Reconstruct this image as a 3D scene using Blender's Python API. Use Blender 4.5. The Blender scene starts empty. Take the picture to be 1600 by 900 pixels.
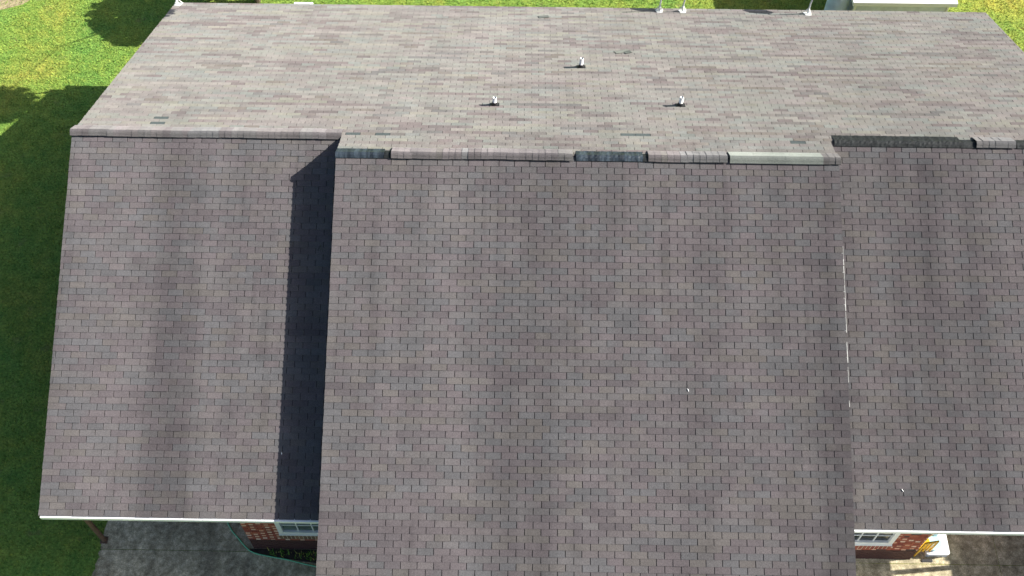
import bpy, math, random
from math import radians, sin, cos, tan, pi
from mathutils import Vector, Matrix
random.seed(7)
sc = bpy.context.scene
COL = sc.collection

# ------------------------------------------------------------------ camera
ZR = 6.10                                     # height of the raised middle ridge above the ground
cam_d = bpy.data.cameras.new('camera'); cam = bpy.data.objects.new('camera', cam_d); COL.objects.link(cam)
sc.camera = cam
cam_d.sensor_width = 36; cam_d.lens = 38.76; cam_d.clip_end = 2000
right = Vector((0.99985, 0.0173, 0.0002)).normalized()
fwd = Vector((-0.0095, 0.5488, -0.8359)).normalized()
right = (right - fwd * right.dot(fwd)).normalized()
up = right.cross(fwd)
m = Matrix((right, up, -fwd)).transposed().to_4x4()
m.translation = Vector((-1.241, -14.163, 16.797 + ZR))
cam.matrix_world = m

# ------------------------------------------------------------------ light
SUN_EL, SUN_AZ = 34.5, 6.0                    # azimuth counted from +x towards +y
w = bpy.data.worlds.new("World"); sc.world = w; w.use_nodes = True
nt = w.node_tree; nt.nodes.clear()
wo = nt.nodes.new('ShaderNodeOutputWorld'); bg = nt.nodes.new('ShaderNodeBackground')
sky = nt.nodes.new('ShaderNodeTexSky'); sky.sky_type = 'NISHITA'; sky.sun_disc = False
sky.sun_elevation = radians(SUN_EL); sky.sun_rotation = radians(90 - SUN_AZ)
nt.links.new(sky.outputs[0], bg.inputs[0]); nt.links.new(bg.outputs[0], wo.inputs[0])
sky.dust_density = 2.0; sky.air_density = .8
bg.inputs[1].default_value = 0.075
sd = bpy.data.lights.new('sun', 'SUN'); sun = bpy.data.objects.new('sun', sd); COL.objects.link(sun)
sd.energy = 4.8; sd.angle = radians(0.5); sd.color = (1.0, 0.955, 0.88)
L = Vector((cos(radians(SUN_EL)) * cos(radians(SUN_AZ)), cos(radians(SUN_EL)) * sin(radians(SUN_AZ)), sin(radians(SUN_EL))))
sun.rotation_euler = L.to_track_quat('Z', 'Y').to_euler()
sun.location = (30, 5, 20)
sc.view_settings.view_transform = 'Standard'; sc.view_settings.look = 'None'
sc.view_settings.gamma = 1.0; sc.view_settings.exposure = 1.15
try: sc.view_settings.use_curve_mapping = False
except Exception: pass

# ------------------------------------------------------------------ materials
class NT:
    def __init__(s, name):
        s.m = bpy.data.materials.new(name); s.m.use_nodes = True
        s.n = s.m.node_tree.nodes; s.l = s.m.node_tree.links
        s.b = s.n['Principled BSDF']
    def new(s, t, **k):
        o = s.n.new(t)
        for a, v in k.items(): setattr(o, a, v)
        return o
    def link(s, a, b): s.l.new(a, b)
    def pos(s, scale=(1, 1, 1)):
        g = s.new('ShaderNodeNewGeometry'); mp = s.new('ShaderNodeMapping'); mp.inputs['Scale'].default_value = scale
        s.link(g.outputs['Position'], mp.inputs['Vector']); return mp.outputs[0]
    def noise(s, vec, scale, detail=3, rough=.55):
        t = s.new('ShaderNodeTexNoise'); t.inputs['Scale'].default_value = scale
        t.inputs['Detail'].default_value = detail; t.inputs['Roughness'].default_value = rough
        s.link(vec, t.inputs['Vector']); return t.outputs['Fac']
    def ramp(s, fac, stops):
        r = s.new('ShaderNodeValToRGB'); e = r.color_ramp.elements
        while len(e) < len(stops): e.new(.5)
        for el, (p, c) in zip(e, stops):
            el.position = p; el.color = (c, c, c, 1) if isinstance(c, (int, float)) else (*c, 1)
        s.link(fac, r.inputs[0]); return r.outputs[0]
    def mul(s, a, b, f=1.0, mode='MULTIPLY'):
        x = s.new('ShaderNodeMixRGB', blend_type=mode); x.inputs[0].default_value = f
        for i, v in ((1, a), (2, b)):
            if isinstance(v, tuple): x.inputs[i].default_value = (*v, 1)
            else: s.link(v, x.inputs[i])
        return x.outputs[0]
    def mix(s, fac, a, b):
        x = s.new('ShaderNodeMixRGB')
        s.link(fac, x.inputs[0])
        for i, v in ((1, a), (2, b)):
            if isinstance(v, tuple): x.inputs[i].default_value = (*v, 1)
            else: s.link(v, x.inputs[i])
        return x.outputs[0]
    def bump(s, h, strength, dist=.01):
        b = s.new('ShaderNodeBump'); b.inputs['Strength'].default_value = strength; b.inputs['Distance'].default_value = dist
        s.link(h, b.inputs['Height']); s.link(b.outputs[0], s.b.inputs['Normal'])
    def tint(s):
        a = s.new('ShaderNodeAttribute', attribute_name='tint'); o = s.new('ShaderNodeObjectInfo')
        return s.mul(a.outputs['Color'], o.outputs['Color'])

def simple(name, col, rough=.6, metal=0, nscale=30, amt=.15, bump=0):
    t = NT(name); n = t.noise(t.pos(), nscale, 4)
    c = t.mul(tuple(col), t.ramp(n, [(.3, 1 - amt), (.7, 1 + amt * .3)]))
    t.link(c, t.b.inputs['Base Color']); t.b.inputs['Roughness'].default_value = rough; t.b.inputs['Metallic'].default_value = metal
    if bump: t.bump(n, bump)
    return t.m

def shingle_mat():
    t = NT('asphalt_shingle')
    c = t.tint()
    p = t.pos()
    gran = t.noise(p, 95, 2, .7)
    c = t.mul(c, t.ramp(gran, [(.30, .72), (.70, 1.26)]))
    g2 = t.noise(p, 34, 3, .7); c = t.mul(c, t.ramp(g2, [(.30, .84), (.70, 1.13)]))
    blot = t.noise(t.pos((2.2, 2.2, 2.2)), 1.0, 3)
    c = t.mul(c, t.ramp(blot, [(.3, .9), (.7, 1.08)]))
    rg = t.new('ShaderNodeTexNoise'); rg.inputs['Scale'].default_value = 3.2; rg.inputs['Detail'].default_value = 5; rg.inputs['Roughness'].default_value = .7
    t.link(p, rg.inputs['Vector'])                               # ragged edges for the streaks
    def warped(scale, amt):
        mp = t.new('ShaderNodeMapping'); mp.inputs['Scale'].default_value = scale; ad = t.new('ShaderNodeVectorMath', operation='MULTIPLY_ADD')
        ad.inputs[1].default_value = (amt, 0, 0); t.link(rg.outputs['Color'], ad.inputs[0]); t.link(p, ad.inputs[2]); t.link(ad.outputs[0], mp.inputs['Vector']); return mp.outputs[0]
    st = t.noise(warped((1.0, .06, .06), .16), 1.0, 3, .5)      # rain and algae streaks down the slope
    s1 = t.ramp(st, [(.31, (.73, .73, .74)), (.47, (.93, .93, .93)), (.62, (1.07, 1.06, 1.06))])
    st2 = t.noise(warped((3.4, .20, .20), .12), 1.0, 3, .55); s2 = t.ramp(st2, [(.28, .84), (.42, 1.0)])
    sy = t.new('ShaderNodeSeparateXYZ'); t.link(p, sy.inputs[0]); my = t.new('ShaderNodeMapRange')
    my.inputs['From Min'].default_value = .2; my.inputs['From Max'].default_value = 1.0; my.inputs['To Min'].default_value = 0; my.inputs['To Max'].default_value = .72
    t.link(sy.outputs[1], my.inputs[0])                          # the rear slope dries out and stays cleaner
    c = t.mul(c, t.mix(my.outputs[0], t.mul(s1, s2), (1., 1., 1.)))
    t.link(c, t.b.inputs['Base Color']); t.b.inputs['Roughness'].default_value = .9
    t.b.inputs['Specular IOR Level'].default_value = .04
    t.b.inputs['Sheen Weight'].default_value = .50
    t.b.inputs['Sheen Roughness'].default_value = .6
    t.link(t.mul(c, (7.4, 7.4, 7.4)), t.b.inputs['Sheen Tint'])
    t.bump(gran, .6, .004)
    return t.m

def grass_mat(name, blades):
    t = NT(name)
    big = t.noise(t.pos(), .55, 4, .6); mid = t.noise(t.pos(), 3.5, 4, .6); fine = t.noise(t.pos(), 17, 5, .75)
    c = t.ramp(big, [(.3, (.150, .310, .062)), (.52, (.212, .325, .058)), (.72, (.290, .335, .065))])
    c = t.mul(c, t.ramp(mid, [(.3, (.68, .78, .75)), (.7, (1.26, 1.12, 1.1))]))
    c = t.mul(c, t.ramp(fine, [(.34, .48), (.66, 1.42)]))
    dry = t.ramp(t.noise(t.pos((1, 1, 1)), 1.7, 5, .65), [(.60, 0.0), (.78, .55)])
    c = t.mix(dry, c, (.30, .24, .12))
    sp = t.new('ShaderNodeSeparateXYZ'); g = t.new('ShaderNodeNewGeometry'); t.link(g.outputs['Position'], sp.inputs[0])
    mr = t.new('ShaderNodeMapRange'); mr.inputs['From Min'].default_value = 0; mr.inputs['From Max'].default_value = 9; t.link(sp.outputs[0], mr.inputs[0])
    if blades: c = t.mul(c, t.tint())
    else: c = t.mul(c, t.mix(mr.outputs[0], (1., 1., 1.), (1.4, 1.1, 1.0)))
    t.link(c, t.b.inputs['Base Color']); t.b.inputs['Roughness'].default_value = .75
    t.b.inputs['Specular IOR Level'].default_value = .15
    if not blades: t.bump(fine, 1.0, .04)
    return t.m

def concrete_mat():
    t = NT('mossy_concrete')
    a = t.noise(t.pos(), .9, 4, .6); b = t.noise(t.pos(), 7, 5, .7); f = t.noise(t.pos(), 55, 3, .7)
    s = t.noise(t.pos((2.6, .5, 1)), 1.0, 3)
    c = t.ramp(b, [(.32, (.24, .205, .12)), (.5, (.43, .375, .24)), (.68, (.66, .59, .40))])
    c = t.mul(c, t.ramp(a, [(.35, .75), (.65, 1.15)])); c = t.mul(c, t.ramp(f, [(.3, .5), (.7, 1.4)]))
    c = t.mul(c, t.ramp(s, [(.35, .8), (.62, 1.35)]))
    t.link(c, t.b.inputs['Base Color']); t.b.inputs['Roughness'].default_value = .9; t.bump(f, .4, .01)
    return t.m

def brick_mat():
    t = NT('red_brick'); n = t.noise(t.pos(), 40, 4, .7)
    c = t.mul(t.tint(), t.ramp(n, [(.3, .65), (.7, 1.3)])); t.link(c, t.b.inputs['Base Color'])
    t.b.inputs['Roughness'].default_value = .85; t.bump(n, .5, .006); return t.m

def felt_mat(name, c0, c1, rough):
    t = NT(name); a = t.noise(t.pos((9, 1.2, 1.2)), 1.0, 4, .6); f = t.noise(t.pos(), 60, 3)
    c = t.ramp(a, [(.4, c0), (.68, c1)]); c = t.mul(c, t.ramp(f, [(.3, .8), (.7, 1.2)]))
    t.link(c, t.b.inputs['Base Color']); t.b.inputs['Roughness'].default_value = rough; t.b.inputs['Specular IOR Level'].default_value = .3; t.bump(a, .6, .02); return t.m

M = dict(
    chalky=simple('chalky_white_metal', (.52, .52, .49), .6, .0, 12, .4),
    pale_mortar=simple('pale_mortar', (.62, .52, .38), .9, 0, 50, .2, .3),
    shingle=shingle_mat(), grass=grass_mat('lawn_soil', False), blade=grass_mat('grass_blades', True), concrete=concrete_mat(), brick=brick_mat(),
    deck=simple('dark_underlayer', (.03, .028, .028), .95), mortar=simple('mortar', (.16, .12, .10), .95, 0, 60, .3, .3),
    white=simple('white_paint', (.80, .81, .80), .4, 0, 6, .06), plaster=simple('grey_siding', (.62, .68, .78), .8, 0, 5, .2),
    felt=felt_mat('blue_felt', (.014, .020, .027), (.055, .075, .095), .5), felt_black=felt_mat('black_felt', (.006, .008, .009), (.020, .024, .025), .75),
    glass=simple('window_glass', (.10, .15, .135), .12, 0, 4, .5), glass_dark=simple('dark_window_glass', (.018, .028, .03), .08, 0, 4, .5),
    rubber=simple('black_flashing', (.018, .018, .02), .55), pvc=simple('white_pvc', (.82, .82, .80), .35), steel=simple('galvanised_steel', (.62, .65, .66), .45, .3, 20, .15),
    wood=simple('brown_post_wood', (.17, .105, .065), .8, 0, 18, .4, .3), hose=simple('green_rubber_hose', (.20, .68, .36), .35), soil=simple('damp_soil', (.045, .036, .026), .95, 0, 14, .5, .8),
    yellow=simple('yellow_plastic', (.80, .46, .02), .35, 0, 12, .12), blue=simple('pale_blue_plastic', (.42, .66, .74), .35, 0, 8, .08),
    navy=simple('navy_cloth', (.02, .03, .10), .8), leaf=simple('shade_plant_leaf', (.055, .105, .025), .6, 0, 3, .4), shade_tree_bark=simple('shade_tree_bark', (.10, .075, .05), .9, 0, 20, .4, .5),
    metalroof=simple('white_metal_roof', (.78, .79, .78), .35, 0, 3, .08), tank=simple('pale_blue_steel', (.66, .78, .80), .5, 0, 4, .2), grey_mat=simple('dark_debris', (.06, .06, .055), .9), awning=simple('weathered_panel', (.33, .36, .30), .7, 0, 8, .35),
    dirt=simple('bare_dirt', (.36, .30, .17), .95, 0, 9, .35, .6))

# ------------------------------------------------------------------ helpers
def link(name, me, mat=None, parent=None, mats=None):
    o = bpy.data.objects.new(name, me); COL.objects.link(o)
    if mat is not None and not me.materials: me.materials.append(mat)
    if parent is not None: o.parent = parent
    return o
def tag(o, label=None, cat=None, group=None, kind=None):
    if label: o['label'] = label
    if cat: o['category'] = cat
    if group: o['group'] = group
    if kind: o['kind'] = kind
    return o
def empty(name, loc=(0, 0, 0)):
    o = bpy.data.objects.new(name, None); COL.objects.link(o); o.location = loc; o.empty_display_size = .2; return o
class MB:
    def __init__(s): s.v = []; s.f = []; s.c = []
    def add(s, vs, fs, col=(1, 1, 1)):
        k = len(s.v); s.v += [tuple(v) for v in vs]; s.f += [tuple(i + k for i in f) for f in fs]
        if isinstance(col, list): s.c += col
        else: s.c += [col] * len(vs)
    def box(s, a, b, col=(1, 1, 1)):
        x0, y0, z0 = a; x1, y1, z1 = b
        s.add([(x0, y0, z0), (x1, y0, z0), (x1, y1, z0), (x0, y1, z0), (x0, y0, z1), (x1, y0, z1), (x1, y1, z1), (x0, y1, z1)],
              [(0, 3, 2, 1), (4, 5, 6, 7), (0, 1, 5, 4), (1, 2, 6, 5), (2, 3, 7, 6), (3, 0, 4, 7)], col)
    def prism(s, prof, x0, x1, col=(1, 1, 1)):              # (y,z) polygon run along x
        n = len(prof); vs = [(x0, y, z) for y, z in prof] + [(x1, y, z) for y, z in prof]
        s.add(vs, [tuple(range(n)), tuple(range(2 * n - 1, n - 1, -1))] + [(i, i + n, (i + 1) % n + n, (i + 1) % n) for i in range(n)], col)
    def tube(s, pts, r, n=8, col=(1, 1, 1), caps=True):
        rs = r if isinstance(r, (list, tuple)) else [r] * len(pts)
        pts = [Vector(p) for p in pts]; vs = []; fs = []
        for i, p in enumerate(pts):
            d = (pts[min(i + 1, len(pts) - 1)] - pts[max(i - 1, 0)]).normalized()
            a = d.cross(Vector((0, 0, 1)) if abs(d.z) < .9 else Vector((1, 0, 0))).normalized(); b = d.cross(a)
            for k in range(n): vs.append(p + (a * cos(2 * pi * k / n) + b * sin(2 * pi * k / n)) * rs[i])
        for i in range(len(pts) - 1):
            for k in range(n): fs.append((i * n + k, i * n + (k + 1) % n, (i + 1) * n + (k + 1) % n, (i + 1) * n + k))
        if caps: fs.append(tuple(range(n))); fs.append(tuple(range(len(pts) * n - 1, (len(pts) - 1) * n - 1, -1)))
        s.add(vs, fs, col)
    def mesh(s, name, mat, smooth=False):
        me = bpy.data.meshes.new(name); me.from_pydata(s.v, [], s.f)
        a = me.color_attributes.new('tint', 'FLOAT_COLOR', 'POINT')
        a.data.foreach_set('color', [x for c in s.c for x in (c[0], c[1], c[2], 1.0)])
        me.materials.append(mat); me.update()
        if smooth: me.polygons.foreach_set('use_smooth', [True] * len(me.polygons))
        return me
    def build(s, name, mat, parent=None, smooth=False, bevel=0):
        o = link(name, s.mesh(name, mat, smooth), None, parent)
        if bevel:
            b = o.modifiers.new('bevel', 'BEVEL'); b.width = bevel; b.segments = 2; b.limit_method = 'ANGLE'
        return o

# ------------------------------------------------------------------ roof geometry
TH = radians(22.62); C_, S_ = cos(TH), sin(TH)
W_, E_ = .3048, .127
HALF = 4.972                                    # half width of the raised middle section
D = .736                                        # the lower ridge lies this far behind the raised one
ZM = ZR - D * S_ / C_
LF, LR, LC = 7.6955, 7.62, 9.30                 # slope lengths
class Plane:                                    # x along the ridge, t down the slope, n off the slope
    def __init__(s, y0, z0, sgn): s.y0, s.z0, s.g = y0, z0, sgn
    def p(s, x, t, n=0.0): return (x, s.y0 + s.g * (t * C_ + n * S_), s.z0 - t * S_ + n * C_)
CF = Plane(0, ZR, -1); MF = Plane(D, ZM, -1); RB = Plane(D, ZM, 1)

PAL = [((.262, .218, .226), 3), ((.262, .256, .248), 3), ((.222, .240, .246), 2), ((.285, .262, .226), 1.6), ((.205, .176, .186), 1.7), ((.300, .262, .256), 1.2)]
def pick():
    c = random.choices([q[0] for q in PAL], [q[1] for q in PAL])[0]; k = random.uniform(.92, 1.08)
    return tuple((v * .43 + g * .57) * k * .318 for v, g in zip(c, (.256, .238, .241)))

def pick2():
    c = pick(); q = random.random()
    if q < .27: return (c[0] * .78, c[1] * .74, c[2] * .76)
    return (c[0] * .99, c[1] * 1.02, c[2] * 1.0) if q < .6 else c
house = empty('brick_house', (0, 0, 0))
tag(house, 'single storey brick house under a long mauve grey shingle roof, raised middle section', 'house')

# solid roof deck under the shingles
db = MB()
def slab(pl, x0, x1, t0, t1, th=.14, top=-.004):
    a, b, c, d = pl.p(0, t0, top), pl.p(0, t1, top), pl.p(0, t1, top - th), pl.p(0, t0, top - th)
    db.prism([(q[1], q[2]) for q in (a, b, c, d)], x0, x1)
slab(MF, -10.43, -HALF + .02, 0.004, LF - .02); slab(MF, HALF - .02, 10.64, 0.004, LF - .02)
slab(CF, -HALF + .03, HALF - .03, 0.004, LC - .02)
slab(RB, -10.41, 10.66, 0.004, LR - .02); slab(RB, -HALF + .03, HALF - .03, -D / C_ + .004, 0, .14, -.006)
roof = db.build('roof', M['deck'], house)

tab_cache = {}
def tab_geo(w0, w1, up, n0, n1):                # local: x from w0 to w1, t from -up to 0
    return [(w0, -up, n0), (w1, -up, n0), (w1, 0, n1), (w0, 0, n1), (w0, -up, -.003), (w1, -up, -.003), (w1, 0, -.003), (w0, 0, -.003)]
TAB_F = [(0, 3, 2, 1), (3, 7, 6, 2), (0, 4, 7, 3), (1, 2, 6, 5)]
GAP = .015
stuff = MB(); indiv = []
def lit_tint(x, rear_lit):
    """light painted into the tint: rear slope brighter, right end darker"""
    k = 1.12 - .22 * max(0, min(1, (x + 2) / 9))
    return (k * 1.32, k * 1.36, k * 1.26) if rear_lit else (k, k * .995, k * 1.01)
def field(pl, xl, xr, rows, phase, indiv_rows=(), missing=(), drop=.30):
    """rows: list of (t_top, t_bottom); joints at phase + (k or k+.5) tab widths"""
    flip = pl.g > 0
    for ri, (t0, t1, par) in enumerate(rows):
        a, b = xl(t1) + random.uniform(-.005, .004), xr(t1) + random.uniform(-.004, .005)
        x = phase + (0.5 * W_ if par % 2 else 0); x -= math.ceil((x - a) / W_) * W_
        jr = random.uniform(-.006, .006)
        c = pick(); k = 0
        hold = False
        while x < b - .05:
            if random.random() > drop: c2 = pick2() if flip else pick()
            else: c2 = c
            w0, w1 = max(x + jr, a), min(x + W_ + jr, b)
            if b - w1 < .055: w1 = b
            if hold: w0 = a; hold = False
            if w0 == a and w1 - w0 <= .05: hold = True
            if w1 - w0 > .05:
                if w0 == a or w1 == b: g0, g1 = (0 if w0 == a else GAP / 2), (0 if w1 == b else GAP / 2)
                else: g0 = g1 = .0045 if flip else GAP / 2
                dt = random.uniform(-.003, .003); tb = t1 + dt
                miss = any(abs((w0 + w1) / 2 - mx) < .16 and t0 <= mt < t1 for mx, mt in missing)
                n1 = random.uniform(.0075, .0115); n0 = .001
                lit_k = lit_tint((w0 + w1) / 2, flip); col = tuple(u * v for u, v in zip(c2, lit_k))  # tab colour carries the painted brightness of its slope and side
                if random.random() < .012: n1 += .005
                GAPH = (.0045 if flip else GAP / 2)
                upl = (t1 - t0) + .012
                if t0 <= .02 and ri == 0: upl = t1 - t0
                if miss: n1 = .003; n0 = .001; col = (.04, .048, .048)
                if ri in indiv_rows:
                    indiv.append((pl, (w0 + g0), (w1 - g1), tb, upl, n0, n1, col))
                else:
                    loc = tab_geo(w0 + g0, w1 - g1, upl, n0, n1)
                    vs = [pl.p(q[0], tb + q[1], q[2]) for q in loc]
                    colr = col if random.random() > .4 else tuple(u * .35 + v * k_ * .65 for u, v, k_ in zip(col, pick(), lit_k))
                    if miss: colr = col
                    cols = [col, colr, colr, col, col, colr, colr, col]
                    fs = [f[::-1] for f in TAB_F] if flip else TAB_F
                    stuff.add(vs, fs, cols)
            c = c2; x += W_; k += 1
rows_c = [(.1004 + (k - 1) * E_ if k else .0, .1004 + k * E_, k + 1) for k in range(0, 73)]
rows_c = [(max(a, .01), min(b, LC), p) for a, b, p in rows_c if a < LC]
vis = [i for i, (a, b, p) in enumerate(rows_c) if 8.10 - 9 * E_ < b <= 8.14][:9]
field(CF, lambda t: -HALF, lambda t: HALF, rows_c, -1.44, set(vis))
def up_rows(LEN, tmin):
    r = []; k = 0; t = LEN
    while t > tmin: r.append((max(t - E_, tmin), t, k)); t -= E_; k += 1
    return r[::-1]
def lerp(a, b, n): return lambda t: a + (b - a) * max(0, min(1, t / n))
field(MF, lerp(-10.50, -10.455, LF), lambda t: -HALF + .16, up_rows(LF, .01), -10.115)
field(MF, lambda t: HALF - .16, lambda t: 10.70, up_rows(LF, .01), 5.651)
slots = [(-8.93, .645), (-8.93, .39), (-4.82, .08), (-4.22, .03), (.85, .15), (1.16, .15), (4.25, -.08)]
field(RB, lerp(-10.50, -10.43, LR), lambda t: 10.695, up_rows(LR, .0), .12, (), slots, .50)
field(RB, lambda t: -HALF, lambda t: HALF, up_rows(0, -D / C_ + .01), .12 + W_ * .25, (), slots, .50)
so = stuff.build('shingles', M['shingle'], roof); so['kind'] = 'stuff'
# the nearest 300 tabs are objects of their own, full tabs share one mesh
for (pl, w0, w1, tb, upl, n0, n1, col) in indiv[:300]:
    wd = w1 - w0; key = (round(wd, 3), round(n1, 3))
    if key not in tab_cache:
        b = MB(); b.add(tab_geo(-wd / 2, wd / 2, upl, n0, key[1]), TAB_F); tab_cache[key] = b.mesh('shingle', M['shingle'])
    o = link('shingle', tab_cache[key], None, roof)
    ox = Vector((1, 0, 0)); ot = Vector((0, pl.g * C_, -S_)); on = Vector((0, pl.g * S_, C_))
    mm = Matrix((ox, ot, on)).transposed().to_4x4(); mm.translation = Vector(pl.p((w0 + w1) / 2, tb))
    o.matrix_world = mm; o.color = (*col, 1)

# ridge caps -------------------------------------------------------
def cap_profile(pl_f, pl_b, tf, tb, nf, nm):
    """points over a ridge: front flap edge, front, apex, back, back flap edge"""
    y0, z0 = (0, ZR) if pl_f is CF else (D, ZM)
    F = lambda t, n: (y0 - t * C_ - n * S_, z0 - t * S_ + n * C_)
    B = lambda t, n: (y0 + t * C_ + n * S_, z0 - t * S_ + n * C_)
    return [F(tf, nf), F(tf * .72, nf + .008), F(tf * .38, nf + .5 * (nm - nf) + .010), F(.004, nm), (y0 + .012, z0 + nm + .002), B(tb * .25, nm * .80), B(tb * .5, nm * .60), B(tb * .78, nm * .42), B(tb, .014)]
def cap_mesh(prof, wd, thick=.012, lift=.007, mat=None, cols=((1, 1, 1), (1, 1, 1)), seg=1, wob=0, hide=False):
    b = MB(); n = len(prof); vs = []; cs = []
    for i in range(seg + 1):
        x = wd * i / seg; k = lift * (1 - i / seg)
        for (y, z) in prof:
            dz = k + (random.uniform(-wob, wob) if wob else 0)
            vs.append((x, y, z + dz)); cs.append(cols[0] if i < seg / 2 + .1 else cols[1])
    for i in range(seg + 1):
        x = wd * i / seg
        for (y, z) in prof: vs.append((x, y, z - thick)); cs.append((.25, .25, .25))
    fs = []; o = (seg + 1) * n
    for i in range(seg):
        for j in range(n - 1):
            a = i * n + j
            fs.append((a, a + 1, a + n + 1, a + n))
            fs.append((o + a, o + a + n, o + a + n + 1, o + a + 1))
        for j in (0, n - 1):
            a = i * n + j
            fs.append((a, a + n, o + a + n, o + a))
    for i in (0, seg):
        for j in range(n - 1):
            a = i * n + j; fs.append((a, o + a, o + a + 1, a + 1))
    b.add(vs, fs, cs); return b
def cap_col():
    c = pick(); q = random.uniform(.90, 1.28) * 1.08; g = sum(c) / 3
    return tuple((v * .8 + g * .2) * q for v in c)
def caps(pl, x0, x1, skip):
    prof = cap_profile(pl, RB, .100, .26, .040, .066)
    meshes = []
    for q in range(4):
        pr = [(y + random.uniform(-.002, .002), z + random.uniform(-.002, .002)) for y, z in prof]
        b = cap_mesh(pr, E_ + .03, lift=.003 + .003 * random.random()); meshes.append(b.mesh('ridge_cap', M['shingle']))
    x = x0; c = cap_col(); ph = random.uniform(0, 6)
    while x < x1 - .02:
        if random.random() < .35: c = cap_col()
        if not any(a - .06 < x + .06 < b for a, b in skip):
            o = link('ridge_cap', random.choice(meshes), None, roof)
            dz = .006 * sin(x * 1.7 + ph) + .004 * sin(x * 4.1 + ph)
            o.location = (x, random.uniform(-.004, .004) + .004 * sin(x * 2.3), dz); kk = random.uniform(.93, 1.07); o.color = (*[v * kk for v in c], 1)
            wd = min(1.0, (x1 - x) / (E_ + .03)); o.scale = (wd, 1, 1)
        x += E_
caps(CF, -HALF - .045, HALF + .02, [(-4.98, -3.87), (-.22, 1.26), (2.81, 4.643)])
caps(MF, -10.52, -HALF - .0, [])
caps(MF, HALF + .02, 10.70, [(5.0, 7.93), (8.73, 9.9)])
def strip(pl, x0, x1, name, mat, tf=.096, tb=.20, nf=.024, nm=.036, wob=.003, cols=((1, 1, 1), (1, 1, 1)), seg=None, smooth=False):
    prof = cap_profile(pl, RB, tf, tb, nf, nm)
    b = cap_mesh(prof, x1 - x0, .010, 0, None, cols, seg or max(4, int((x1 - x0) / .045)), wob)
    o = b.build(name, mat, roof, smooth); o.location.x = x0; return o
o = strip(CF, -4.98, -4.02, 'underlayment', M['felt'], .096, .19); o['label'] = 'blue grey felt strip where ridge caps are gone'
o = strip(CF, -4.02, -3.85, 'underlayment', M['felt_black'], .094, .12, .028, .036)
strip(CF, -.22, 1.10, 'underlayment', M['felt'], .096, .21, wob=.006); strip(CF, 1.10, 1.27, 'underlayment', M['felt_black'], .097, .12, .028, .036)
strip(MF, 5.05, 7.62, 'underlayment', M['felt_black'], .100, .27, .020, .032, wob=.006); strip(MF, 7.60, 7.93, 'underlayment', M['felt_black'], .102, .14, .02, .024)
strip(MF, 8.73, 9.9, 'underlayment', M['felt_black'], .10, .16, wob=.004)
for x0, x1 in ((2.81, 3.30), (3.30, 3.90), (3.90, 4.643)):
    o = strip(CF, x0, x1, 'ridge_cap', M['shingle'], .108, .26, .044, .072, .002, ((.118, .128, .117),) * 2, 8); o['label'] = 'pale new ridge cap piece'

# fascia, drip edges, rake boards ----------------------------------
def eave_board(pl, x0, x1, t, h=.10):
    b = MB(); y = pl.p(0, t)[1]; z = pl.p(0, t)[2]; g = pl.g
    yy = sorted((y + g * .038, y - g * .03)); b.box((x0, yy[0], z - h), (x1, yy[1], z - .012))
    return b.build('eave_board', M['white'], roof, bevel=.006)
eave_board(MF, -10.43, -7.3, LF); o = eave_board(MF, -7.302, -HALF + .03, LF); o.location.z = .004
eave_board(MF, HALF - .03, 10.66, LF); eave_board(CF, -HALF + .03, HALF - .03, LC); b = MB(); b.box((-10.36, RB.p(0, LR)[1] - .06, RB.p(0, LR)[2] - .16), (10.62, RB.p(0, LR)[1] - .03, RB.p(0, LR)[2] - .04)); b.build('eave_board', M['white'], roof)
def rake(pl, x, t0, t1, sgn):
    b = MB()
    vs = []
    for xx in (x - sgn * .035, x - sgn * .005):
        for t, n in ((t0, -.02), (t1, -.02), (t1, -.17), (t0, -.17)): vs.append(pl.p(xx, t, n))
    b.add(vs, [(0, 1, 2, 3), (7, 6, 5, 4), (0, 4, 5, 1), (1, 5, 6, 2), (2, 6, 7, 3), (3, 7, 4, 0)])
    return b.build('rake_board', M['white'], roof)
rake(MF, -10.43, .02, LF - .03, -1); rake(RB, -10.40, .02, LR - .03, -1); rake(MF, 10.68, .02, LF - .03, 1); rake(RB, 10.68, .02, LR - .03, 1)
rake(CF, -HALF + .01, .02, LC, -1); rake(CF, HALF - .01, .02, LC, 1); rake(RB, -HALF + .01, -D / C_ + .02, -.02, -1); rake(RB, HALF - .01, -D / C_ + .02, -.02, 1)
for t0, t1, wd in ((1.74, 2.12, .010), (2.14, 3.02, .014), (3.04, 3.44, .014), (3.62, 4.02, .015), (4.10, 4.40, .013), (4.74, 4.86, .011)):
    b = MB(); vs = [CF.p(HALF + xx, t, n) for n in (-.012, .002) for t, xx in ((t0, -.03), (t0, wd * .6), (t1, wd), (t1, -.03))]
    b.add(vs, [(3, 2, 1, 0), (4, 5, 6, 7), (0, 1, 5, 4), (1, 2, 6, 5), (2, 3, 7, 6), (3, 0, 4, 7)])
    b.build('drip_edge', M['chalky'], roof)

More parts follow.
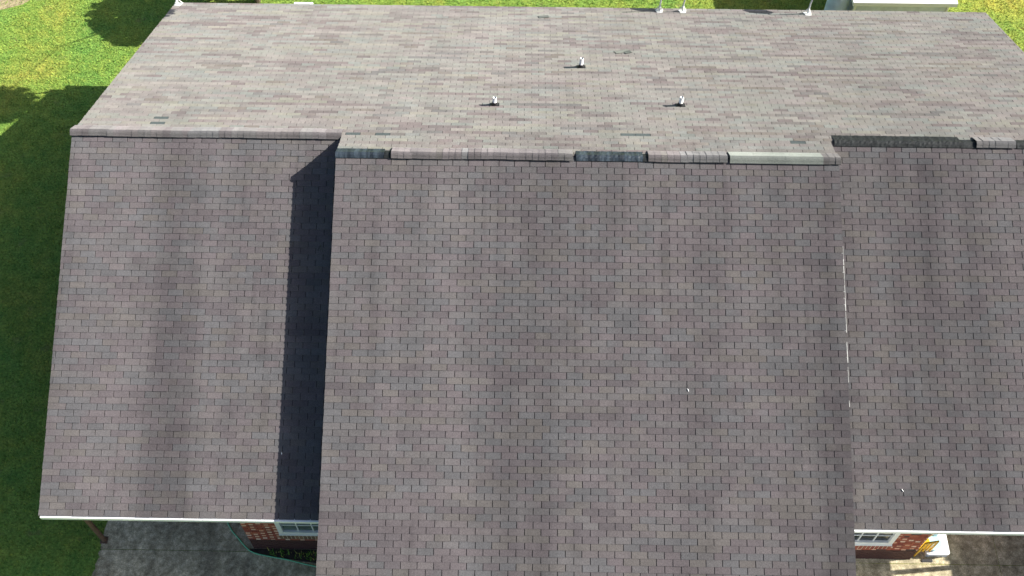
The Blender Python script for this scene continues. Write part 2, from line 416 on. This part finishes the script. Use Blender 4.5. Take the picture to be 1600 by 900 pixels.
# vents ------------------------------------------------------------
def vent(x, t, h):
    v = empty('vent_pipe'); v.parent = house; P = RB.p(x, t, .012); v.location = P
    b = MB(); q = [(-.10, -.07), (.10, -.07), (.10, .08), (-.10, .08)]
    rel = lambda dx, dt, n: (dx, dt * C_ + n * S_, -dt * S_ + n * C_)
    vs = [rel(a, c, -.003) for a, c in q] + [rel(a, c, .006) for a, c in q]
    b.add(vs, [(0, 1, 2, 3), (7, 6, 5, 4), (0, 4, 5, 1), (1, 5, 6, 2), (2, 6, 7, 3), (3, 7, 4, 0)])
    b.tube([(0, 0, -.02), (0, 0, .04), (0, 0, .09)], [.08, .065, .052], 14)
    b.build('flashing', M['rubber'], v)
    b = MB(); b.tube([(0, 0, .03), (0, 0, h - .012), (0, 0, h)], [.045, .047, .036], 16); b.build('pipe', M['pvc'], v, True)
    return v
vent(-1.897, 1.55, .22)['label'] = 'vent pipe nearest the left of the three'
vent(.041, 3.68, .27); vent(2.109, 1.64, .25)

# loose tabs and small debris --------------------------------------
def loose(pl, x, t, ang, wd, ht, col, n=.016, name='loose_shingle'):
    b = MB(); ca, sa = cos(ang), sin(ang); vs = []
    for nn in (0, .005):
        for u, v, k in ((-wd / 2, -ht / 2, .0), (wd / 2, -ht / 2, .002), (wd / 2, ht / 2, .008), (-wd / 2, ht / 2, .0)):
            vs.append(pl.p(x + u * ca - v * sa, t + u * sa + v * ca, n + nn + k))
    b.add(vs, [(0, 1, 2, 3), (7, 6, 5, 4), (0, 4, 5, 1), (1, 5, 6, 2), (2, 6, 7, 3), (3, 7, 4, 0)], col)
    return b.build(name, M['shingle'], roof)
loose(RB, 1.05, 4.62, radians(20), .36, .16, (.085, .09, .08)); loose(RB, 1.18, 4.58, radians(24), .17, .13, (.05, .055, .05), .018)
loose(RB, -.80, 6.88, radians(12), .26, .14, (.06, .065, .06))
def debris(name, label, pl, x, t, pts, col, n=.014, cat='debris'):
    b = MB(); b.tube([pl.p(x + a, t + c, n + e) for a, c, e in pts], [.007, .010, .005][:len(pts)], 6, col)
    return tag(b.build(name, M['pvc'] if col[0] > .5 else M['grey_mat']), label, cat)
debris('bird_dropping', 'tiny white fleck on the middle slope below its centre', CF, 1.93, 4.585, [(-.01, -.02, 0), (.004, .01, 0), (.008, .035, 0)], (1, 1, 1))
debris('bird_dropping', 'tiny white fleck on the right wing slope near its eave', MF, 6.09, 6.95, [(-.012, -.02, 0), (.004, .01, 0), (.02, .03, 0)], (1, 1, 1))
debris('bird_dropping', 'tiny pale fleck beside the shadow on the left wing slope', MF, -5.853, 6.44, [(-.0, -.015, 0), (.004, .01, 0), (.004, .025, 0)], (1, 1, 1))
debris('twig', 'short twig lying in the deep shade beside the raised roof', MF, -5.3, 2.33, [(-.05, .1, 0), (.0, -.02, .02), (.06, .12, .01)], (.1, .1, .1), .02)

# masts on the rear eave -------------------------------------------
def mast(x, t, h, lean, dish, dr, label, dx=0.0, dy=0.1, tilt=62, yaw=0):
    P = Vector(RB.p(x, t, .013)); r = empty('dish_mast', P); tag(r, label, 'antenna mast', 'antenna masts on the rear eave')
    b = MB(); rel = lambda a, d, n: (a, d * C_ + n * S_, -d * S_ + n * C_)
    for a, d in ((-.09, .08), (.09, .08), (0, -.10)):
        b.tube([rel(a, d, .005), (0, 0, .20)], .011, 6)
    b.add([rel(a, d, .004) for a, d in ((-.11, .10), (.11, .10), (.07, -.13), (-.07, -.13))] + [rel(a, d, -.004) for a, d in ((-.11, .10), (.11, .10), (.07, -.13), (-.07, -.13))],
          [(3, 2, 1, 0), (4, 5, 6, 7), (0, 1, 5, 4), (1, 2, 6, 5), (2, 3, 7, 6), (3, 0, 4, 7)])
    b.build('foot', M['pvc'], r)
    b = MB(); b.tube([(0, 0, .02), (0, 0, h * .45), (lean, 0, h)], .021, 10); b.build('mast', M['steel'], r, True)
    if dish:
        b = MB(); R = Matrix.Rotation(radians(yaw), 3, 'Z') @ Matrix.Rotation(radians(tilt), 3, 'X'); vs = [R @ Vector((0, 0, -.05))]; fs = []
        for k in range(1, 5):
            for j in range(20):
                a = 2 * pi * j / 20; q = k / 4; vs.append(R @ Vector((dr * q * cos(a), dr * .55 * q * sin(a), -.05 + .05 * q * q)))
        for j in range(20): fs.append((0, 1 + j, 1 + (j + 1) % 20))
        for k in range(3):
            for j in range(20): fs.append((1 + k * 20 + j, 1 + (k + 1) * 20 + j, 1 + (k + 1) * 20 + (j + 1) % 20, 1 + k * 20 + (j + 1) % 20))
        b.add([v + Vector((lean + dx, dy, h + .10)) for v in vs], fs)
        o = b.build('dish', M['steel'], r, True); sm = o.modifiers.new('t', 'SOLIDIFY'); sm.thickness = .008
        b = MB(); b.tube([(lean, 0, h - .02), (lean + dx, dy, h + .06)], .015, 6); b.build('arm', M['steel'], r)
    return r
mast(2.20, 7.42, .72, .03, False, 0, 'leftmost of the three thin masts rising from the rear eave right of centre')
mast(2.80, 7.42, .55, .03, True, .34, 'white footed mast in the middle of the three on the rear eave', .0, .22, 8)
mast(6.02, 7.35, .74, .04, True, .34, 'thin white mast beside the grey shed, right end of the rear eave', .0, .26, 8)
mast(-10.33, 7.50, .42, .05, False, 0, 'stubby white mast on the far left corner of the rear eave')

# ------------------------------------------------------------------ walls
yw = -5.93; ZS = 2.62
b = MB()
b.box((-6.90, -5.78, 0), (7.08, 7.58, ZS)); b.build('wall', M['mortar'], house)
def wall_front(x0, x1, holes, name='wall'):
    b = MB(); (hx0, hx1, hz0, hz1), = holes
    b.box((x0, yw + .010, 0), (hx0, -5.79, ZS)); b.box((hx1, yw + .010, 0), (x1, -5.79, ZS))
    b.box((hx0, yw + .010, 0), (hx1, -5.79, hz0)); b.box((hx0, yw + .010, hz1), (hx1, -5.79, ZS))
    return b.build(name, M['mortar'], house)
WL = (-6.22, -5.08, .90, 2.35); WR = (5.34, 6.48, .87, 2.32)
wl = wall_front(-6.93, -4.76, [WL]); wr = wall_front(4.76, 7.12, [WR])
# side walls of the raised middle section
for sx in (-1, 1):
    b = MB(); xs = sorted((sx * 4.60, sx * 4.75))
    prof = [(y, z - .16) for y, z in ((CF.p(0, .1)[1], CF.p(0, .1)[2]), (CF.p(0, LC - .5)[1], CF.p(0, LC - .5)[2]))] 
    prof += [(prof[-1][0], 0.0), (D + .3, 0.0), (D + .3, ZR - .55), (0.1, ZR - .22)]
    b.prism(prof, xs[0], xs[1]); b.build('gable_wall', M['plaster'], house)
b = MB(); b.box((-4.6, CF.p(0, LC - .5)[1], 0), (4.6, CF.p(0, LC - .5)[1] + .15, 2.1)); b.build('wall', M['mortar'], house)

bricks = {}
def brick_mesh(wd, ht):
    k = (wd, ht)
    if k not in bricks:
        b = MB(); b.box((-wd / 2, 0, -ht / 2), (wd / 2, .03, ht / 2)); bricks[k] = b.mesh('brick', M['brick'])
    return bricks[k]
REDS = [(.36, .085, .048), (.32, .070, .042), (.42, .115, .062), (.26, .06, .042), (.36, .10, .065)]
def lay(wall, x0, x1, hole, pale, zlo, zhi, n_max, jitter):
    cs = MB(); n = 0; z = .034; row = 0
    while z < ZS - .04:
        x = x0 + (0 if row % 2 else -.05); k = row % 2
        x_cur = x; header = bool(row % 2)
        while x_cur < x1 - .02:
            wd = .095 if header else .195
            a, c = max(x_cur, x0), min(x_cur + wd, x1)
            soldier = hole[0] - .02 < (a + c) / 2 < hole[1] + .02 and hole[2] - .21 < z < hole[2] + .01
            inhole = c > hole[0] and a < hole[1] and hole[2] - .03 < z < hole[3] + .03
            if inhole:
                if a < hole[0] - .03: c = hole[0] - .004; inhole = False
                elif c > hole[1] + .03: a = hole[1] + .004; inhole = False
            if c - a > .03 and not inhole and not soldier:
                col = random.choice(REDS)
                if header and random.random() < pale: col = random.choice([(.72, .46, .33), (.66, .36, .24), (.80, .60, .48)])
                elif random.random() < .05: col = (.06, .045, .045)
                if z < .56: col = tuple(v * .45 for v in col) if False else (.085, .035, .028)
                wd2 = round(c - a, 2); dy = random.uniform(-.003, .003)
                if zlo < z < zhi and n < n_max:
                    o = link('brick', brick_mesh(wd2, .058), None, wall); o.location = ((a + c) / 2, yw + dy, z); o.color = (*col, 1); n += 1
                else: cs.box((a, yw + dy, z - .029), (c, yw + .02, z + .029), col)
            x_cur += wd + .010; header = not header
        z += .068; row += 1
    # upright bricks under the window
    x = hole[0] + .02; k = 0
    while x < hole[1] + .03:
        col = random.choice([(.20, .12, .07), (.26, .15, .085), (.17, .10, .06)]) if pale > .6 else random.choice([(.32, .08, .05), (.26, .06, .04)])
        o = link('brick', brick_mesh(.064, .175), None, wall); o.location = (x, yw - .034, hole[2] - .102); o.color = (*col, 1); n += 1
        x += .084; k += 1
    b = MB(); b.box((hole[0], yw - .028, hole[2] - .19), (hole[1], yw + .012, hole[2] - .012)); b.build('mortar_bed', M['pale_mortar'], wall)
    o = cs.build('brickwork', M['brick'], wall); o['kind'] = 'stuff'
lay(wl, -6.93, -4.76, WL, .8, .45, 1.75, 130, 0)
lay(wr, 4.76, 7.12, WR, .5, .45, 1.75, 130, 0)
b = MB()
z = .034; row = 0
while z < ZS - .04:                                     # bricks returning round the two outer corners
    for xs, s in ((-6.93, -1), (7.12, 1)):
        y = -5.82 + (.1 if row % 2 else 0)
        while y < 7.1:
            x0_, x1_ = sorted((xs + s * .0, xs - s * .03)); b.box((x0_, y, z - .029), (x1_, y + .195, z + .029), random.choice(REDS)); y += .205
    z += .068; row += 1
o = b.build('brickwork', M['brick'], house); o['kind'] = 'stuff'

def window(hole, glass, label, yo=-5.948):
    x0, x1, z0, z1 = hole; wn = empty('window'); wn.parent = house; wn['label'] = label
    b = MB(); f = .10
    b.box((x0, yo, z0), (x0 + f, -5.80, z1)); b.box((x1 - f, yo, z0), (x1, -5.80, z1))
    b.box((x0 + f, yo, z1 - f), (x1 - f, -5.80, z1)); b.build('frame', M['white'], wn, bevel=.004)
    b = MB(); b.box((x0 - .012, yo - .012, z0 - .012), (x1 + .012, -5.82, z0 + .018)); b.box((x0 + f, yo + .004, z0 + .018), (x1 - f, -5.80, z0 + f + .04)); b.build('sill', M['white'], wn)
    gx0, gx1, gz0, gz1 = x0 + f, x1 - f, z0 + f + .04, z1 - f
    nc, nr = 3, 4; cw = (gx1 - gx0) / nc; ch = (gz1 - gz0) / nr
    pm = MB(); pm.box((0, 0, 0), (cw - .022, .006, ch - .022)); pme = pm.mesh('pane', glass)
    for i in range(nc):
        for j in range(nr):
            o = link('pane', pme, None, wn); o.location = (gx0 + i * cw + .011, -5.895 + random.uniform(-.001, .001), gz0 + j * ch + .011)
            o.rotation_euler = (random.uniform(-.01, .01), 0, random.uniform(-.01, .01))
    vm = MB(); vm.box((0, 0, 0), (.022, .03, gz1 - gz0)); vme = vm.mesh('muntin', M['white'])
    for i in (1, 2): o = link('muntin', vme, None, wn); o.location = (gx0 + i * cw - .011, -5.915, gz0)
    hm = MB(); hm.box((0, 0, 0), (gx1 - gx0, .026, .022)); hme = hm.mesh('muntin', M['white'])
    for j in (1, 2, 3): o = link('muntin', hme, None, wn); o.location = (gx0, -5.912, gz0 + j * ch - .011)
window(WL, M['glass'], 'white window with grey green panes under the left wing')
window(WR, M['glass_dark'], 'white window with black panes under the right wing')
def post(x, y, label):
    b = MB(); b.tube([(x, y, .0), (x, y, 2.75)], .055, 12); b.box((x - .08, y - .08, 0), (x + .08, y + .08, .02))
    o = b.build('carport_post', M['wood'], house, bevel=.003)
    if label: o['label'] = label
post(-10.19, -5.80, 'round brown post under the left corner of the eave'); post(10.40, -5.84, None)
b = MB(); b.box((10.33, -6.0, 2.62), (10.47, 7.2, 2.78)); b.box((-10.27, -6.0, 2.62), (-10.13, 7.2, 2.78)); b.build('carport_beam', M['white'], house)

# ------------------------------------------------------------------ ground
def sheet(name, x0, x1, y0, y1, z, mat, nx=1, ny=1):
    b = MB(); vs = [(x0 + (x1 - x0) * i / nx, y0 + (y1 - y0) * j / ny, z) for j in range(ny + 1) for i in range(nx + 1)]
    b.add(vs, [(j * (nx + 1) + i, j * (nx + 1) + i + 1, (j + 1) * (nx + 1) + i + 1, (j + 1) * (nx + 1) + i) for j in range(ny) for i in range(nx)])
    return tag(b.build(name, mat), kind='structure')
def gz(x):
    q = max(0.0, min(1.0, (-10.7 - x) / 3.6)); return 0.0 * q * q * (3 - 2 * q)
gx = [-600, -60, -20] + [-15 + .3 * i for i in range(16)] + [-10, 0, 12, 60, 600]; gy = [-600, -60, -12, -6, 0, 6, 14, 60, 600]
b = MB(); nn = len(gx); b.add([(x, y, gz(x)) for y in gy for x in gx], [(j * nn + i, j * nn + i + 1, (j + 1) * nn + i + 1, (j + 1) * nn + i) for j in range(len(gy) - 1) for i in range(nn - 1)])
tag(b.build('ground', M['grass'], None, True), kind='structure')
def slabbox(x0, x1, y0, y1, edge=False):
    b = MB(); pts = []
    if edge:
        n = 40
        pts = [(x0 + random.uniform(-.035, .02) + .02 * sin(i * .7), y0 + (y1 - y0) * i / n) for i in range(n + 1)][::-1]
    else: pts = [(x0, y1), (x0, y0)]
    poly = pts + [(x1, y0), (x1, y1)]; n = len(poly)
    vs = [(x, y, .012) for x, y in poly] + [(x, y, -.05) for x, y in poly]
    b.add(vs, [tuple(range(n)), tuple(range(2 * n - 1, n - 1, -1))] + [(i, (i + 1) % n, (i + 1) % n + n, i + n) for i in range(n)])
    return tag(b.build('concrete_slab', M['concrete']), kind='structure')
slabbox(-10.24, -4.55, -5.995, 3.0, True); slabbox(-10.24, -4.55, -9.4, -6.008, True)
slabbox(4.55, 9.0, -6.02, 3.0); slabbox(4.55, 9.0, -9.4, -6.033); slabbox(9.012, 11.0, -6.02, 3.0); slabbox(9.012, 11.0, -9.4, -6.033)
b = MB()                                                  # planting strip in front of the left wall
poly = [(-7.02, -5.94), (-6.98, -6.02), (-6.75, -6.09), (-6.2, -6.15), (-5.5, -6.24), (-4.7, -6.34), (-4.7, -5.94)]
n = len(poly); b.add([(x, y, .022) for x, y in poly] + [(x, y, -.02) for x, y in poly], [tuple(range(n)), tuple(range(2 * n - 1, n - 1, -1))] + [(i, (i + 1) % n, (i + 1) % n + n, i + n) for i in range(n)])
tag(b.build('soil_bed', M['soil']), kind='structure')
b = MB()
poly = [(-20, 10.5), (-18.4, 10.25), (-17.3, 10.35), (-16.6, 10.62), (-16.3, 10.75), (-15.9, 11.2), (-15.5, 13.5), (-20, 13.5)]
b.add([(x, y, .006) for x, y in poly], [tuple(range(len(poly)))]); tag(b.build('bare_dirt', M['dirt']), kind='structure')

# grass blades over the lawn the camera can see
def blades(name, regions, dens, hmin, hmax, cols, avoid=None, parent=None, z=0):
    V = []; F = []; Cc = []; k = 0
    for (x0, x1, y0, y1) in regions:
        for _ in range(int((x1 - x0) * (y1 - y0) * dens)):
            x = random.uniform(x0, x1); y = random.uniform(y0, y1)
            if avoid and avoid(x, y): continue
            h = random.uniform(hmin, hmax); a = random.uniform(0, 2 * pi); l = random.uniform(.3, 1.1) * h
            ca, sa = cos(a), sin(a); wd = random.uniform(.006, .013)
            zz = z + gz(x); dry_ = max(0, min(1, (x - 1) / 8)) if y > 1 else 0
            V += [(x - sa * wd, y + ca * wd, zz), (x + sa * wd, y - ca * wd, zz), (x + ca * l, y + sa * l, zz + h)]
            F.append((k, k + 1, k + 2)); k += 3
            c = random.choice(cols); q = random.uniform(.75, 1.25); c = (c[0] * q * (1 + .45 * dry_), c[1] * q * (1 + .08 * dry_), c[2] * q)
            Cc += [c, c, c]
    b = MB(); b.v = V; b.f = F; b.c = Cc
    return b.build(name, M['blade'], parent)
GC = [(1, 1, 1), (1.25, 1.1, 1), (.7, .85, .8), (1.45, 1.2, 1.3), (.55, .75, .7)]
def av(x, y):
    if -10.20 < x < 11 and -9.4 < y < 3: return True
    if x < -15.7 and y > 10.3: return random.random() < .35 + .25 * sin(x * 3 + y * 5)
    return False
tag(blades('lawn_grass', [(-19, -9.9, -8.5, 13.5), (-9.9, 16, 9.6, 13.0), (11.2, 15.0, 2, 9.6)], 620, .025, .06, GC, av), 'thick short lawn grass around the house, bright yellow green in sun', 'grass', None, 'stuff')
o = blades('weeds', [(-6.6, -5.0, -6.2, -5.97)], 900, .03, .13, [(.8, 1, .9), (1, 1.1, .9), (2.6, 1.5, 2.2), (.6, .9, .7)], lambda x, y: random.random() < .35 + .3 * sin(x * 9) or y < -6.13 - (x + 6.2) * .13, z=.02)
tag(o, 'low weeds and dry stalks growing in the soil bed below the left window', 'weeds', None, 'stuff')

# ------------------------------------------------------------------ garden hose
hp = [(-7.75, -5.1), (-7.60, -5.34), (-7.45, -5.56), (-7.31, -5.70), (-7.16, -5.86), (-7.02, -5.98), (-6.92, -6.03), (-6.80, -6.065), (-6.5, -6.12), (-6.17, -6.175), (-5.85, -6.25), (-5.56, -6.31), (-5.0, -6.42), (-4.6, -6.45)]
def smooth(pts, n=5):
    out = []
    for i in range(len(pts) - 1):
        p0, p1, p2, p3 = (Vector(pts[max(0, min(len(pts) - 1, i + k))]) for k in (-1, 0, 1, 2))
        for j in range(n):
            t = j / n; out.append(.5 * ((2 * p1) + (p2 - p0) * t + (2 * p0 - 5 * p1 + 4 * p2 - p3) * t * t + (3 * p1 - p0 - 3 * p2 + p3) * t ** 3))
    out.append(Vector(pts[-1])); return out
b = MB(); b.tube([(p.x, p.y, .028) for p in smooth(hp)], .013, 8)
tag(b.build('garden_hose', M['hose'], None, True), 'green garden hose lying on the dark concrete below the left window', 'hose')

# ------------------------------------------------------------------ play things by the right corner
def rbox(b, x0, x1, y0, y1, z0, z1, r=.06, n=5):
    pts = []
    for cx, cy, a0 in ((x1 - r, y1 - r, 0), (x0 + r, y1 - r, pi / 2), (x0 + r, y0 + r, pi), (x1 - r, y0 + r, 1.5 * pi)):
        for k in range(n + 1): a = a0 + pi / 2 * k / n; pts.append((cx + r * cos(a), cy + r * sin(a)))
    m_ = len(pts); b.add([(x, y, z0) for x, y in pts] + [(x, y, z1) for x, y in pts], [tuple(range(m_ - 1, -1, -1)), tuple(range(m_, 2 * m_))] + [(i, (i + 1) % m_, (i + 1) % m_ + m_, i + m_) for i in range(m_)])
t = empty('plastic_table', (7.72, -5.5, .012)); tag(t, 'white plastic low table with rounded corners beside the right brick corner', 'table')
b = MB(); rbox(b, -.30, .21, -.39, .75, .15, .20, .07); b.build('tabletop', M['pvc'], t, bevel=.008)
for lx in (-.22, .13):
    for ly in (-.33, .66):
        b = MB(); b.box((lx - .03, ly - .03, 0), (lx + .05, ly + .03, .149)); b.build('leg', M['pvc'], t)
b = MB(); b.box((-.25, -.37, .05), (.18, -.35, .149)); b.build('skirt', M['plaster'], t)
t = empty('water_tub', (7.60, -5.66, .214)); tag(t, 'pale blue round tub standing on the white low table', 'tub')
b = MB(); R = .165
b.tube([(0, 0, 0), (0, 0, .03), (0, 0, .08)], [R * .88, R * .96, R], 28); b.build('bowl', M['blue'], t, True)
b = MB(); b.tube([(0, 0, .0805), (0, 0, .095), (0, 0, .10)], [R + .010, R + .010, R - .01], 28); b.build('lid', M['blue'], t)
t = empty('plastic_chair', (7.36, -5.80, .0)); tag(t, 'yellow plastic chair with slatted back beside the white table', 'chair')
t.rotation_euler = (0, 0, radians(10))
for lx, ly in ((-.13, -.03), (.13, -.03), (-.12, .20), (.12, .20)):
    b = MB(); b.tube([(lx * 1.12, ly * 1.1, .012), (lx, ly, .36)], [.016, .024], 8); b.build('leg', M['yellow'], t)
b = MB(); rbox(b, -.15, .15, -.02, .22, .35, .38, .05); b.build('seat', M['yellow'], t, bevel=.006)
for lx in (-.135, -.045, .045, .135):
    b = MB(); b.box((lx - .026, -.050, .30), (lx + .026, -.028, .78)); b.build('slat', M['yellow'], t, bevel=.004)
b = MB(); rbox(b, -.155, .155, -.055, -.02, .74, .81, .012); b.build('top_rail', M['yellow'], t, bevel=.006)
t = empty('toy_slide', (7.60, -5.42, .214)); tag(t, 'white and yellow plastic toy standing on the table behind the tub', 'toy')
b = MB(); rbox(b, -.17, .13, -.08, .20, 0, .22, .05); b.build('body', M['pvc'], t, bevel=.01)
b = MB(); b.box((-.20, -.12, .02), (-.16, -.09, .30)); b.box((-.10, -.12, .02), (-.06, -.09, .30)); b.build('rail', M['yellow'], t, bevel=.006)
b = MB(); b.box((.0, -.092, .05), (.09, -.083, .16)); b.build('panel', M['blue'], t)
b = MB(); vs = []; rng = random.Random(3); fs = []
nu, nv = 10, 6
for i in range(nv + 1):
    for j in range(nu):
        a = 2 * pi * j / nu; e = -pi / 2 + pi * i / nv; r_ = 1 + rng.uniform(-.22, .22)
        vs.append((.13 * r_ * cos(a) * cos(e), .09 * r_ * sin(a) * cos(e), .05 + .055 * sin(e) * r_))
for i in range(nv):
    for j in range(nu): fs.append((i * nu + j, i * nu + (j + 1) % nu, (i + 1) * nu + (j + 1) % nu, (i + 1) * nu + j))
b.add(vs, fs); o = b.build('cloth', M['navy'], None, True); o.location = (7.58, -5.28, .216); tag(o, 'crumpled navy cloth lying on the white table under the eave', 'cloth')
b = MB(); rbox(b, 7.36, 7.60, -5.99, -5.92, .013, .03, .02); o = b.build('shade_patch', M['rubber'], None, bevel=.01); tag(o, 'small black painted shade patch on the concrete in front of the yellow chair', 'mat')  # dark sheet painting the shade beneath the table and chair

# ------------------------------------------------------------------ shed and tank behind the house
sh = empty('garden_shed', (9.05, 10.3, 0)); tag(sh, 'grey walled shed with a white roof edge behind the rear eave', 'shed')
def at(x, y, z): return (x - 9.05, y - 10.3, z)
b = MB(); b.box(at(7.80, 9.06, 0), at(10.28, 11.6, 2.0)); b.build('wall', M['plaster'], sh)
b = MB(); b.box(at(10.281, 9.03, 0), at(10.33, 9.10, 2.0)); b.box(at(7.74, 9.03, 0), at(7.799, 9.10, 2.0)); b.build('corner_trim', M['white'], sh)
b = MB(); vs = [at(7.65, 8.93, 1.98), at(10.48, 8.93, 1.98), at(10.48, 12.0, 2.2), at(7.65, 12.0, 2.2), at(7.65, 8.93, 2.10), at(10.48, 8.93, 2.10), at(10.48, 12.0, 2.32), at(7.65, 12.0, 2.32)]
b.add(vs, [(0, 3, 2, 1), (4, 5, 6, 7), (0, 1, 5, 4), (1, 2, 6, 5), (2, 3, 7, 6), (3, 0, 4, 7)]); b.build('roof', M['metalroof'], sh)
t = empty('water_tank', (7.43, 9.5, 0)); tag(t, 'pale blue grey upright tank standing against the left side of the shed', 'tank')
b = MB(); b.tube([(0, 0, 0), (0, 0, 2.2), (0, 0, 2.3)], [.30, .31, .22], 24); b.build('body', M['tank'], t, True)
b = MB(); b.tube([(0, 0, 2.3), (0, 0, 2.36)], .1, 14); b.build('lid', M['tank'], t)

# weathered panel and white bucket by the rear eave, left
b = MB(); x = -10.30
while x < -7.40:
    b.box((x, 7.74, 2.70), (x + .07, 7.90, 2.72)); b.box((x + .07, 7.74, 2.69), (x + .10, 7.90, 2.71)); x += .10
t = b.build('awning_panel', M['awning'], house); t['label'] = 'narrow weathered awning along the left of the rear eave'
b = MB(); b.box((-7.36, 7.79, 2.66), (-6.86, 7.95, 2.78)); o = b.build('gutter_box', M['white'], house, bevel=.01)

# ------------------------------------------------------------------ unseen plants added outside the frame to cast shade into it
def leafy(b, cx, cy, cz, rx, ry, rz, n, size, box=False):
    for _ in range(n):
        while True:
            u, v, q = (random.uniform(-1, 1) for _ in range(3))
            d = max(abs(u), abs(v), abs(q)) if box else math.sqrt(u * u + v * v + q * q)
            if .45 < d < 1: break
        k = 1 + .12 * sin(u * 5 + v * 3) * cos(q * 4)
        p = Vector((cx + u * rx * k, cy + v * ry * k, cz + q * rz * k)); a = Vector([random.gauss(0, 1) for _ in range(3)]).normalized(); c = a.orthogonal().normalized() * size * random.uniform(.6, 1.2); e = a.cross(c) * .55
        b.add([p - c, p - e, p + c, p + e], [(0, 1, 2, 3)])
t = empty('shade_tree', (-9.3, 11.0, 0)); tag(t, 'unseen evergreen tree added behind the left end of the house to shade the lawn', 'tree')
b = MB(); b.tube([(0, 0, 0), (.03, .02, .7), (-.05, 0, 1.6)], [.10, .08, .04], 8); b.tube([(0, 0, .7), (.5, .2, 1.6)], [.05, .02], 6); b.tube([(0, 0, .8), (-.5, .3, 1.7)], [.05, .02], 6); b.tube([(-.05, 0, 1.6), (.3, -1.4, 4.0), (.9, -3.4, 5.3)], [.05, .010, .005], 6); b.build('shade_tree_trunk', M['shade_tree_bark'], t)
b = MB(); leafy(b, 0, -.35, 2.05, 1.30, 1.25, 1.0, 5200, .10); leafy(b, .9, -3.5, 5.35, 1.0, .75, .55, 2200, .10); b.build('shade_tree_crown', M['leaf'], t)  # high crown clump placed to shade the far left lawn
b = MB(); b.box((-.5, -3.6, -1.4), (.5, 3.6, 1.44)); leafy(b, 0, 0, 0, .70, 3.9, 1.56, 9000, .10, True)
t = b.build('shade_hedge', M['leaf']); t.location = (12.6, -5.6, 1.44); tag(t, 'unseen green shade blocker added beyond the right end of the carport', 'shade_hedge')  # added out of view, solid core shades the right concrete
